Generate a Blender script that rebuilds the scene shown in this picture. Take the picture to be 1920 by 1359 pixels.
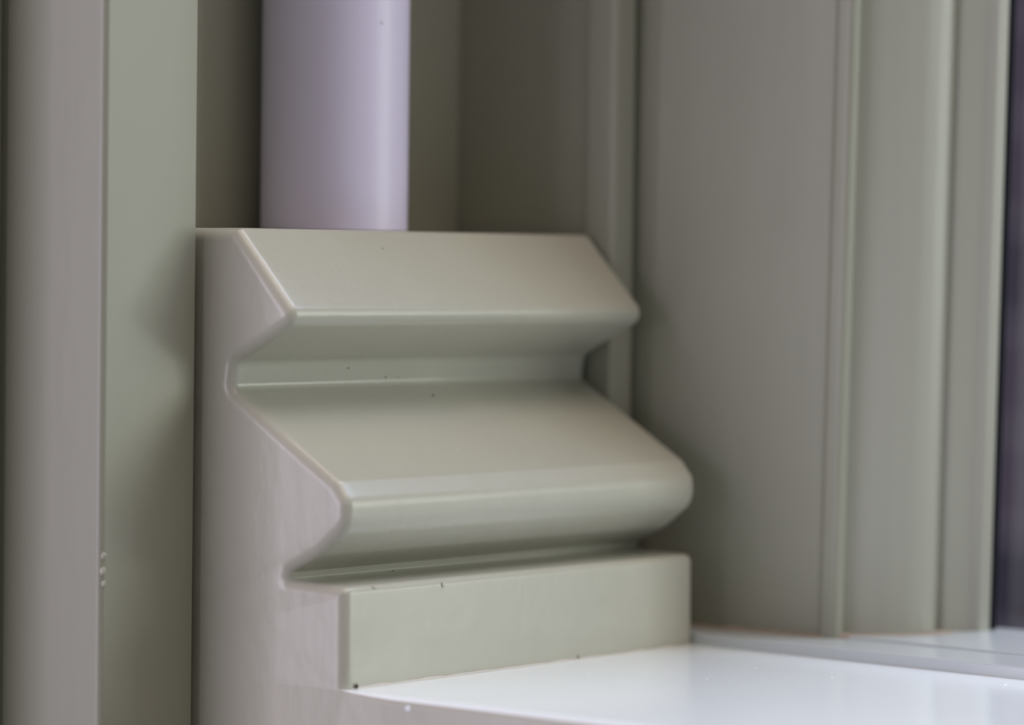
import bpy, bmesh, math, random
from mathutils import Vector, Matrix, noise

random.seed(4)
S = 0.001          # all sizes below are written in millimetres
scn = bpy.context.scene
for o in list(bpy.data.objects):
    bpy.data.objects.remove(o)

# ------------------------------------------------------------------ camera
cam_d = bpy.data.cameras.new('camera')
cam = bpy.data.objects.new('camera', cam_d)
scn.collection.objects.link(cam)
scn.camera = cam
right = Vector((0.6361, -0.7715, 0.0125)).normalized()
fwd = Vector((0.7715, 0.6356, -0.0295)).normalized()
up = right.cross(fwd).normalized()
fwd = up.cross(right)
m = Matrix((right, up, -fwd)).transposed().to_4x4()
m.translation = Vector((-332.57, -301.75, 56.20)) * S
cam.matrix_world = m
cam_d.sensor_width = 36.0
cam_d.lens = 6486.24 / 1920 * 36.0
cam_d.clip_start = 0.01
cam_d.clip_end = 50
cam_d.dof.use_dof = True
cam_d.dof.focus_distance = 0.468
cam_d.dof.aperture_fstop = 11.0
cam_d.dof.aperture_blades = 0

# ------------------------------------------------------------------ world and light
w = bpy.data.worlds.new('room_air')
scn.world = w
w.use_nodes = True
bg = w.node_tree.nodes['Background']
bg.inputs['Color'].default_value = (1.0, 1.0, 0.98, 1)
bg.inputs['Strength'].default_value = 0.20


def area(name, loc, target, sx, sy, power, col):
    d = bpy.data.lights.new(name, 'AREA')
    d.shape = 'RECTANGLE'
    d.size = sx * S
    d.size_y = sy * S
    d.energy = power
    d.color = col
    o = bpy.data.objects.new(name, d)
    scn.collection.objects.link(o)
    o.location = Vector(loc) * S
    v = (Vector(target) - Vector(loc)).normalized()
    o.rotation_euler = v.to_track_quat('-Z', 'Y').to_euler()
    return o


# daylight entering low by the window, which continues out of frame on the right
area('window_daylight', (740, -960, 230), (20, 0, 30), 560, 520, 5.2, (0.96, 1.0, 0.92))
# daylight of the room, arriving along the wall from the left
area('room_daylight', (-1390, 460, 160), (0, 0, 30), 1150, 900, 12.6, (1.0, 0.91, 1.12))
# blue sky above the window head, and an added warm fill lamp overhead
area('sky_daylight', (800, -260, 1250), (20, 0, 0), 1000, 900, 14.0, (0.76, 0.96, 1.34))
area('overhead_fill', (230, -320, 1350), (20, 0, 0), 1300, 900, 10.2, (1.20, 0.98, 0.84))

scn.view_settings.view_transform = 'Standard'
scn.view_settings.look = 'None'
scn.view_settings.exposure = 0.0
scn.view_settings.gamma = 1.0
scn.view_settings.use_curve_mapping = False


# ------------------------------------------------------------------ materials
def material(name, col, rough=0.4, spec=0.5, bump=0.0, scale=600, stretch=(1, 1, 1), var=0.04, coat=0.0,
             bump2=0.0, scale2=90):
    mt = bpy.data.materials.new(name)
    mt.use_nodes = True
    nt = mt.node_tree
    bs = nt.nodes['Principled BSDF']
    bs.inputs['Roughness'].default_value = rough
    bs.inputs['Specular IOR Level'].default_value = spec
    bs.inputs['Coat Weight'].default_value = coat
    bs.inputs['Coat Roughness'].default_value = 0.15
    tc = nt.nodes.new('ShaderNodeTexCoord')
    mp = nt.nodes.new('ShaderNodeMapping')
    mp.inputs['Scale'].default_value = stretch
    nt.links.new(tc.outputs['Object'], mp.inputs['Vector'])
    n = nt.nodes.new('ShaderNodeTexNoise')
    n.inputs['Scale'].default_value = scale
    n.inputs['Detail'].default_value = 4
    nt.links.new(mp.outputs['Vector'], n.inputs['Vector'])
    n2 = nt.nodes.new('ShaderNodeTexNoise')
    n2.inputs['Scale'].default_value = scale2
    n2.inputs['Detail'].default_value = 3
    nt.links.new(mp.outputs['Vector'], n2.inputs['Vector'])
    r = nt.nodes.new('ShaderNodeMixRGB')
    r.inputs['Color1'].default_value = (*[c * (1 - var) for c in col], 1)
    r.inputs['Color2'].default_value = (*[min(1, c * (1 + var)) for c in col], 1)
    nt.links.new(n2.outputs['Fac'], r.inputs['Fac'])
    nt.links.new(r.outputs['Color'], bs.inputs['Base Color'])
    if bump:
        b = nt.nodes.new('ShaderNodeBump')
        b.inputs['Strength'].default_value = 1.0
        b.inputs['Distance'].default_value = bump * S
        nt.links.new(n.outputs['Fac'], b.inputs['Height'])
        b2 = nt.nodes.new('ShaderNodeBump')
        b2.inputs['Strength'].default_value = 1.0
        b2.inputs['Distance'].default_value = bump2 * S
        nt.links.new(n2.outputs['Fac'], b2.inputs['Height'])
        nt.links.new(b.outputs['Normal'], b2.inputs['Normal'])
        nt.links.new(b2.outputs['Normal'], bs.inputs['Normal'])
    return mt


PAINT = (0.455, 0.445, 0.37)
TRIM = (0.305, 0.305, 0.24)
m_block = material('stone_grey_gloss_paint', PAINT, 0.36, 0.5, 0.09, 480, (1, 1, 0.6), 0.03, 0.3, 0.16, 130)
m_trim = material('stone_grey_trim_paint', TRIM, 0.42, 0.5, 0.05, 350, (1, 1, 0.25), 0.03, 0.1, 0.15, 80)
m_trim_lit = material('lit_trim_paint', (0.39, 0.39, 0.33), 0.40, 0.5, 0.05, 350, (1, 1, 0.25), 0.03, 0.1, 0.1, 80)  # same paint as the trim, lightened to put the stile's light into the colour
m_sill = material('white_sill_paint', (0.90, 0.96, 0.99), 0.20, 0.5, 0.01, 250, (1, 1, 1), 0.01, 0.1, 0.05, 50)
m_foot = material('shaded_white_paint', (0.52, 0.56, 0.57), 0.24, 0.5, 0.01, 250, (1, 1, 1), 0.01, 0.1, 0.05, 50)  # same white as the sill, greyed so the colour holds the riser's shade
m_tube = material('lilac_white_plastic', (0.72, 0.665, 0.86), 0.35, 0.4, 0.0, 100, (1, 1, 1), 0.01)
m_bead = material('cream_filler', (0.60, 0.57, 0.52), 0.4, 0.5, 0.04, 300, (1, 1, 1), 0.08)
m_grime = material('brown_stained_filler', (0.36, 0.29, 0.23), 0.7, 0.3, 0.05, 300, (1, 1, 1), 0.2)
m_gasket = material('black_rubber', (0.010, 0.011, 0.016), 0.8, 0.1)
m_dark = material('dark_speck', (0.05, 0.045, 0.03), 0.7, 0.3)
m_light = material('white_paint_nib', (0.8, 0.8, 0.8), 0.25, 0.6)

m_glass = bpy.data.materials.new('window_glass')
m_glass.use_nodes = True
nt = m_glass.node_tree
nt.nodes.remove(nt.nodes['Principled BSDF'])
tr = nt.nodes.new('ShaderNodeBsdfTransparent')
tr.inputs['Color'].default_value = (0.95, 0.96, 0.965, 1)
gl = nt.nodes.new('ShaderNodeBsdfGlossy')
gl.inputs['Roughness'].default_value = 0.02
mx = nt.nodes.new('ShaderNodeMixShader')
mx.inputs[0].default_value = 0.05
nt.links.new(tr.outputs[0], mx.inputs[1])
nt.links.new(gl.outputs[0], mx.inputs[2])
nt.links.new(mx.outputs[0], nt.nodes['Material Output'].inputs['Surface'])

m_brick = bpy.data.materials.new('dark_purple_brick')
m_brick.use_nodes = True
nt = m_brick.node_tree
bs = nt.nodes['Principled BSDF']
bs.inputs['Roughness'].default_value = 0.9
tc = nt.nodes.new('ShaderNodeTexCoord')
mp = nt.nodes.new('ShaderNodeMapping')
mp.inputs['Rotation'].default_value = (math.radians(90), 0, math.radians(90))
br = nt.nodes.new('ShaderNodeTexBrick')
br.inputs['Scale'].default_value = 14
br.inputs['Color1'].default_value = (0.10, 0.085, 0.115, 1)
br.inputs['Color2'].default_value = (0.04, 0.037, 0.06, 1)
br.inputs['Mortar'].default_value = (0.16, 0.15, 0.18, 1)
br.inputs['Mortar Size'].default_value = 0.03
nt.links.new(tc.outputs['Object'], mp.inputs['Vector'])
nt.links.new(mp.outputs['Vector'], br.inputs['Vector'])
nt.links.new(br.outputs['Color'], bs.inputs['Base Color'])


# ------------------------------------------------------------------ mesh helpers
def link(name, bm, mat, parent=None, smooth=True, angle=40):
    bmesh.ops.recalc_face_normals(bm, faces=bm.faces)
    me = bpy.data.meshes.new(name)
    bm.to_mesh(me)
    bm.free()
    for mm in (mat if isinstance(mat, (list, tuple)) else [mat]):
        me.materials.append(mm)
    o = bpy.data.objects.new(name, me)
    scn.collection.objects.link(o)
    if smooth:
        me.polygons.foreach_set('use_smooth', [True] * len(me.polygons))
        me.set_sharp_from_angle(angle=math.radians(angle))
    if parent:
        o.parent = parent
    return o


def empty(name, label=None, cat=None, kind=None, loc=(0, 0, 0)):
    o = bpy.data.objects.new(name, None)
    scn.collection.objects.link(o)
    tag(o, label, cat, kind)
    return o


def tag(o, label=None, cat=None, kind=None):
    if label:
        o['label'] = label
    if cat:
        o['category'] = cat
    if kind:
        o['kind'] = kind
    return o


def rounded(ctrl, seg=10, shift=0.0):
    """Round the corners of a closed polygon; ctrl = (y, z, radius). A concave corner
    grows by shift and a convex one shrinks by it, so that rings match up."""
    n = len(ctrl)
    area2 = sum(ctrl[i][0] * ctrl[(i + 1) % n][1] - ctrl[(i + 1) % n][0] * ctrl[i][1] for i in range(n))
    out = []
    for i in range(n):
        P = Vector(ctrl[i][:2])
        A = Vector(ctrl[i - 1][:2])
        B = Vector(ctrl[(i + 1) % n][:2])
        r = ctrl[i][2]
        if r <= 0:
            out.append(P)
            continue
        a = (A - P).normalized()
        b = (B - P).normalized()
        crs = (P - A).cross(B - P)
        convex = (crs > 0) == (area2 > 0)
        r = max(0.02, r - shift) if convex else r + shift
        ang = a.angle(b)
        t = r / math.tan(ang / 2)
        t = min(t, (A - P).length * 0.49, (B - P).length * 0.49)
        r = t * math.tan(ang / 2)
        c = P + (a + b).normalized() * (r / math.sin(ang / 2))
        s = P + a * t - c
        e = P + b * t - c
        th = s.angle(e)
        for k in range(seg + 1):
            f = k / seg
            v = (s * math.sin((1 - f) * th) + e * math.sin(f * th)) / math.sin(th)
            out.append(c + v)
    return out


def inset(ctrl, d, keep):
    """Offset the polygon inwards by d; edges whose index is in keep stay put."""
    n = len(ctrl)
    area2 = sum(ctrl[i][0] * ctrl[(i + 1) % n][1] - ctrl[(i + 1) % n][0] * ctrl[i][1] for i in range(n))
    sg = 1 if area2 > 0 else -1
    lines = []
    for i in range(n):
        A = Vector(ctrl[i][:2])
        B = Vector(ctrl[(i + 1) % n][:2])
        t = (B - A).normalized()
        nrm = Vector((-t.y, t.x)) * sg
        lines.append((A + nrm * (0 if i in keep else d), t))
    out = []
    for i in range(n):
        A, s = lines[i - 1]
        B, t = lines[i]
        den = s.x * t.y - s.y * t.x
        k = ((B.x - A.x) * t.y - (B.y - A.y) * t.x) / den
        q = A + s * k
        out.append((q.x, q.y, ctrl[i][2]))
    return out


def rings_mesh(rings, cap=True):
    bm = bmesh.new()
    vs = [[bm.verts.new(Vector(p) * S) for p in r] for r in rings]
    n = len(vs[0])
    for a, b in zip(vs, vs[1:]):
        for i in range(n):
            j = (i + 1) % n
            bm.faces.new((a[i], a[j], b[j], b[i]))
    if cap:
        bm.faces.new(vs[0])
        bm.faces.new(vs[-1])
    return bm


def prism_z(poly, z0, z1, lean=0.0, steps=1):
    """Upright member with plan outline poly (x, y, radius); lean = drift of y per mm of height."""
    pts = rounded(poly, 8)
    rings = []
    for k in range(steps + 1):
        z = z0 + (z1 - z0) * k / steps
        rings.append([(p.x, p.y + lean * (z - 1.7), z) for p in pts])
    return rings_mesh(rings)


# ------------------------------------------------------------------ window (sill, frame, glass)
win = empty('window_1', 'painted window frame with white sill and dark glass at far right', None, 'structure')

# sill: white top board with a grey painted front that runs flush under the block
def sill_mesh():
    bm = bmesh.new()
    ys = [60, 46, 30, 15, 4, 0.6, 0.0, -1, -2.5, -4.5, -8, -14, -25, -50, -100, -200, -330]
    rows = []
    for y in ys:
        r = 0.01 if y > -0.3 else 0.01 + 1.19 * min(1, (-y) / 7.0) ** 0.7
        row = []
        for k in range(9):
            th = math.pi / 2 * k / 8
            wob = 0.05 * noise.noise(Vector((y * 0.12, k * 0.2, 3.1))) * (r / 1.2)
            row.append((r - r * math.sin(th) - wob, y, -r + r * math.cos(th) + 0))
        # row goes from top (x=r, z=0) to front (x=0, z=-r)
        full = [(113.8, y, -0.3), (76.5 + y * 0.037, y, -0.0), (40, y, 0.0)] + row + [(0, y, -60), (0, y, -220), (113.8, y, -220)]
        rows.append(full)
    vs = [[bm.verts.new(Vector(p) * S) for p in r] for r in rows]
    n = len(vs[0])
    for a, b in zip(vs, vs[1:]):
        for i in range(n):
            j = (i + 1) % n
            f = bm.faces.new((a[i], a[j], b[j], b[i]))
            f.material_index = 1 if (i >= 8 and i < n - 1) else 0
    for r in (vs[0], vs[-1]):
        f = bm.faces.new(r)
        f.material_index = 1
    return bm


sill = link('window_sill', sill_mesh(), [m_sill, m_block], win, angle=50)
sill['label'] = 'glossy white window sill with grey front edge'

# the raised frame foot behind the sill: two low steps
def step(name, x_at0, x_back, z0, z1, mat):
    def ring(y, front):
        r = 0.22 if z1 - z0 > 0.8 else 0.1
        pts = [(front, y, z0)]
        for k in range(5):
            th = math.pi / 2 * k / 4
            pts.append((front + r - r * math.cos(th), y, z1 - r + r * math.sin(th)))
        pts += [(x_back, y, z1), (x_back, y, z0)]
        return pts
    rings = [ring(y, x_at0 + 0.040 * y) for y in (19, 8, 0, -20, -45, -90, -200, -330)]
    return link(name, rings_mesh(rings), mat, win, angle=35)


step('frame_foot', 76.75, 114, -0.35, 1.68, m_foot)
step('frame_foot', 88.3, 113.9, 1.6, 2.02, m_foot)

LEAN = -0.0178
# plan outline of the stile, from the dark corner by the block round to the glass
panel = [(84.6, 30, 0), (83.0, 13.9, 0.4), (86.15, -15.4, 0.5), (85.6, -16.3, 0.5), (85.7, -18.4, 0.9), (87.2, -18.9, 0.5), (88.9, -17.9, 0.2), (90.5, -14, 0), (90.5, 30, 0)]
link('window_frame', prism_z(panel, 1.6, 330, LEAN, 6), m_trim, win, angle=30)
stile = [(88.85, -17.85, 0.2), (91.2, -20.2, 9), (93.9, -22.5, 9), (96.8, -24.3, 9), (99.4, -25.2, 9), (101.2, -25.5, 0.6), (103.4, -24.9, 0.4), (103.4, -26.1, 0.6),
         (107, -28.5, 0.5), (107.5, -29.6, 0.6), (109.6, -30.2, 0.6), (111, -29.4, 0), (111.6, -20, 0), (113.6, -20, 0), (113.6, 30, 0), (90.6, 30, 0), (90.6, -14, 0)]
link('window_stile', prism_z(stile, 1.6, 330, LEAN, 6), m_trim_lit, win, angle=40)
# black seal between stile and glass
seal = [(110.0, -26, 0), (110.0, -30.3, 0.2), (111.2, -30.4, 0.2), (111.6, -29.2, 0), (113.2, -29.2, 0), (113.2, -26, 0)]
link('glass_seal', prism_z(seal, 2.0, 330, LEAN, 6), m_gasket, win)
bm = rings_mesh([[(112.2, y, 2.0), (112.2, y, 330), (113.0, y, 330), (113.0, y, 2.0)] for y in (-26, -330)])
link('glass_pane', bm, m_glass, win, smooth=False)

# stained filler where the stile meets the frame foot
def bead_along(path, rad, mat, name, parent, seed=0, seg=10, flat=1.0):
    bm = bmesh.new()
    rows = []
    dense = []
    for a, b in zip(path, path[1:]):
        a = Vector(a)
        b = Vector(b)
        k = max(2, int((b - a).length / 0.8))
        for i in range(k):
            dense.append(a.lerp(b, i / k))
    dense.append(Vector(path[-1]))
    for i, p in enumerate(dense):
        d = (dense[min(i + 1, len(dense) - 1)] - dense[max(i - 1, 0)]).normalized()
        s = d.cross(Vector((0, 0, 1))).normalized()
        r = rad * (0.8 + 0.55 * noise.noise(Vector((i * 0.23, seed, 0))))
        if i in (0, len(dense) - 1):
            r *= 0.2
        rows.append([p + s * r * math.cos(2 * math.pi * k / seg) + Vector((0, 0, 1)) * r * flat * math.sin(2 * math.pi * k / seg)
                     for k in range(seg)])
    return link(name, rings_mesh(rows), mat, parent, angle=180)


bead_along([(83.0, 14.5, 1.7), (86.0, -16.5, 1.7), (87.6, -18.8, 1.7), (90.5, -21.8, 1.75), (94, -25.3, 1.8), (99, -27.4, 2.0), (103, -28.3, 2.0)],
           0.85, m_grime, 'filler_bead', win, 5, flat=0.7)

# ------------------------------------------------------------------ timber behind the block
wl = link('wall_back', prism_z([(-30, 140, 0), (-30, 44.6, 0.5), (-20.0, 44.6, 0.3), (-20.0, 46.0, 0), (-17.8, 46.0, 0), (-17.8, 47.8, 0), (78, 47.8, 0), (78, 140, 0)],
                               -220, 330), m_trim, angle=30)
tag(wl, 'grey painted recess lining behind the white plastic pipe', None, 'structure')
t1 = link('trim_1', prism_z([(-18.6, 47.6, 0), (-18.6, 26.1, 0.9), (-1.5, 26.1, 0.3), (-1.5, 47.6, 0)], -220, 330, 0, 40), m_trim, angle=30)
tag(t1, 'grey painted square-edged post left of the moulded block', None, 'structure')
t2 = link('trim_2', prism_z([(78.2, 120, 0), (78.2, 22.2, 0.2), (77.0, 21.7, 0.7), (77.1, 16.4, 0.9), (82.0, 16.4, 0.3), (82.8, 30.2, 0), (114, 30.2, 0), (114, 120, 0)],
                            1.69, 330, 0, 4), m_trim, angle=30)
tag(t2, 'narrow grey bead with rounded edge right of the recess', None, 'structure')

# ------------------------------------------------------------------ moulded block
block = empty('moulded_block', 'stone grey painted wooden block with stepped ogee moulding on the sill', 'wooden block')
CTRL = [(47.4, 0, 0), (47.4, 60.0, 0.0), (20.3, 60.1, 0.8), (9.0, 48.1, 1.85), (20.5, 42.1, 1.6), (21.0, 38.6, 1.2), (1.9, 27.1, 1.8), (-0.1, 24.6, 2.6),
        (-0.1, 21.0, 5.0), (4.8, 17.2, 5.0), (9.9, 14.75, 0.15), (10.2, 13.8, 0.1), (0.15, 13.35, 1.1), (0, 0, 0)]
LEN = 76.3
R = 1.7
K = len(CTRL)


def block_mesh():
    stations = []
    for k in range(9):
        th = math.pi / 2 * k / 8
        stations.append((R - R * math.cos(th), R - R * math.sin(th)))
    stations = [(x, d) for x, d in stations]                       # x from 0 to R, inset from R to 0
    mid = [R + (LEN - 2 * R) * i / 60 for i in range(1, 60)]
    R2 = 1.0
    end = []
    for k in range(7):
        th = math.pi / 2 * k / 6
        end.append((LEN - R2 + R2 * math.sin(th), R2 - R2 * math.cos(th)))
    rings = []
    for x, d in stations + [(x, 0) for x in mid] + end:
        c = inset(CTRL, d, {0, K - 1}) if d > 1e-6 else CTRL      # back and bottom edges stay put
        pts = rounded(c, 8, d)
        ring = []
        for i, p in enumerate(pts):
            y, z = p.x, p.y
            ring.append((x, y, z))
        rings.append(ring)
    return rings_mesh(rings)


link('block_body', block_mesh(), m_block, block, angle=32)
bead_along([(1.6, -0.05, 0.0), (20, -0.1, 0.0), (45, -0.1, 0.0), (76, -0.1, 0.0)], 0.42, m_bead, 'filler_bead', block, 2)

# ------------------------------------------------------------------ plastic pipe on top of the block
pipe = empty('plastic_pipe', 'lilac white plastic pipe standing upright behind the block top', 'pipe')
rings = []
for z in (60.15, 60.3, 200, 330):
    r = 10.65 if z > 60.2 else 10.5
    rings.append([(37.7 + r * math.cos(2 * math.pi * k / 96), 37.05 + r * math.sin(2 * math.pi * k / 96), z) for k in range(96)])
link('pipe_wall', rings_mesh(rings), m_tube, pipe)

# ------------------------------------------------------------------ specks and paint nibs
def speck(name, p, n, size, mat, parent, long=1.0, axis=(1, 0, 0)):
    """a tiny irregular grain sitting on a painted face: p point, n face normal"""
    n = Vector(n).normalized()
    t = Vector(axis) - n * n.dot(Vector(axis))
    t.normalize()
    b = n.cross(t)
    bm = bmesh.new()
    bmesh.ops.create_icosphere(bm, subdivisions=2, radius=1)
    for v in bm.verts:
        k = 1 + 0.35 * noise.noise(v.co * 1.3 + Vector(p))
        v.co = (Vector(p) + (t * v.co.x * long + b * v.co.y + n * v.co.z * 0.35) * size * k) * S
    return link(name, bm, mat, parent, angle=180)


F = (0, -1, 0)
for p, n, r in [((23.05, 20.58, 40.99), F, 0.10), ((31.1, 20.80, 39.58), F, 0.10), ((33.73, 20.81, 39.45), F, 0.08),
                ((38.34, 18.2, 36.95), (0, -.51, .86), 0.20), ((26.84, 17.93, 57.61), (0, -.72, .69), 0.10),
                ((20.08, 9.31, 13.76), (0, 0, 1), 0.16), ((12.0, 20.4, 38.1), (0, -.51, .86), 0.08),
                ((0, 12.14, 5.75), (-1, 0, 0), 0.07), ((70.0, 5.38, 29.16), (0, -.51, .86), 0.10)]:
    speck('dust_speck', p, n, r, m_dark, block, 1.5)
speck('dust_speck', (2.3, -0.25, 0.35), F, 0.33, m_dark, block, 1.2)
speck('paint_nib', (30.3, 6.83, 30.03), (0, -.51, .86), 0.14, m_light, block)
speck('paint_nib', (19.8, 0.1, 12.5), F, 0.35, m_block, block, 0.8)
speck('paint_nib', (6.2, 0.4, 13.1), (0, -.65, .76), 0.25, m_block, block, 1.5)
speck('paint_nib', (49.3, -0.1, 0.5), F, 0.3, m_block, block, 1.0)
speck('paint_nib', (0, -11.22, -1.35), (-1, 0, 0), 0.42, m_sill, sill, 1.2, (0, 1, 0))
for x, y, r in [(59.44, -23.38, .16), (48.4, -27.96, .12), (57.82, -37.25, .14), (68.19, -58.29, .26), (37.92, -10.88, .15), (70.5, -60.1, .12), (44.5, -26.0, .12)]:
    speck('paint_nib', (x, y, 0), (0, 0, 1), r, m_sill, sill, 1.5)
for p, r, l in [((-18.0, 26.2, 16.9), 0.55, 0.7), ((-18.1, 26.2, 14.9), 0.65, 0.6), ((-18.0, 26.15, 13.2), 0.5, 0.6)]:
    speck('paint_nib', p, (-.7, -.7, 0), r, m_block, t1, l, (1, 0, 0))
speck('dust_speck', (35.78, 26.45, 89.7), F, 0.12, m_dark, pipe)

# ------------------------------------------------------------------ outside
bm = rings_mesh([[(700, y, -400), (700, y, 700), (760, y, 700), (760, y, -400)] for y in (900, -60)])
ow = link('wall_outside', bm, m_brick, None, smooth=False)
tag(ow, 'dark purple brick wall seen through the window glass', None, 'structure')
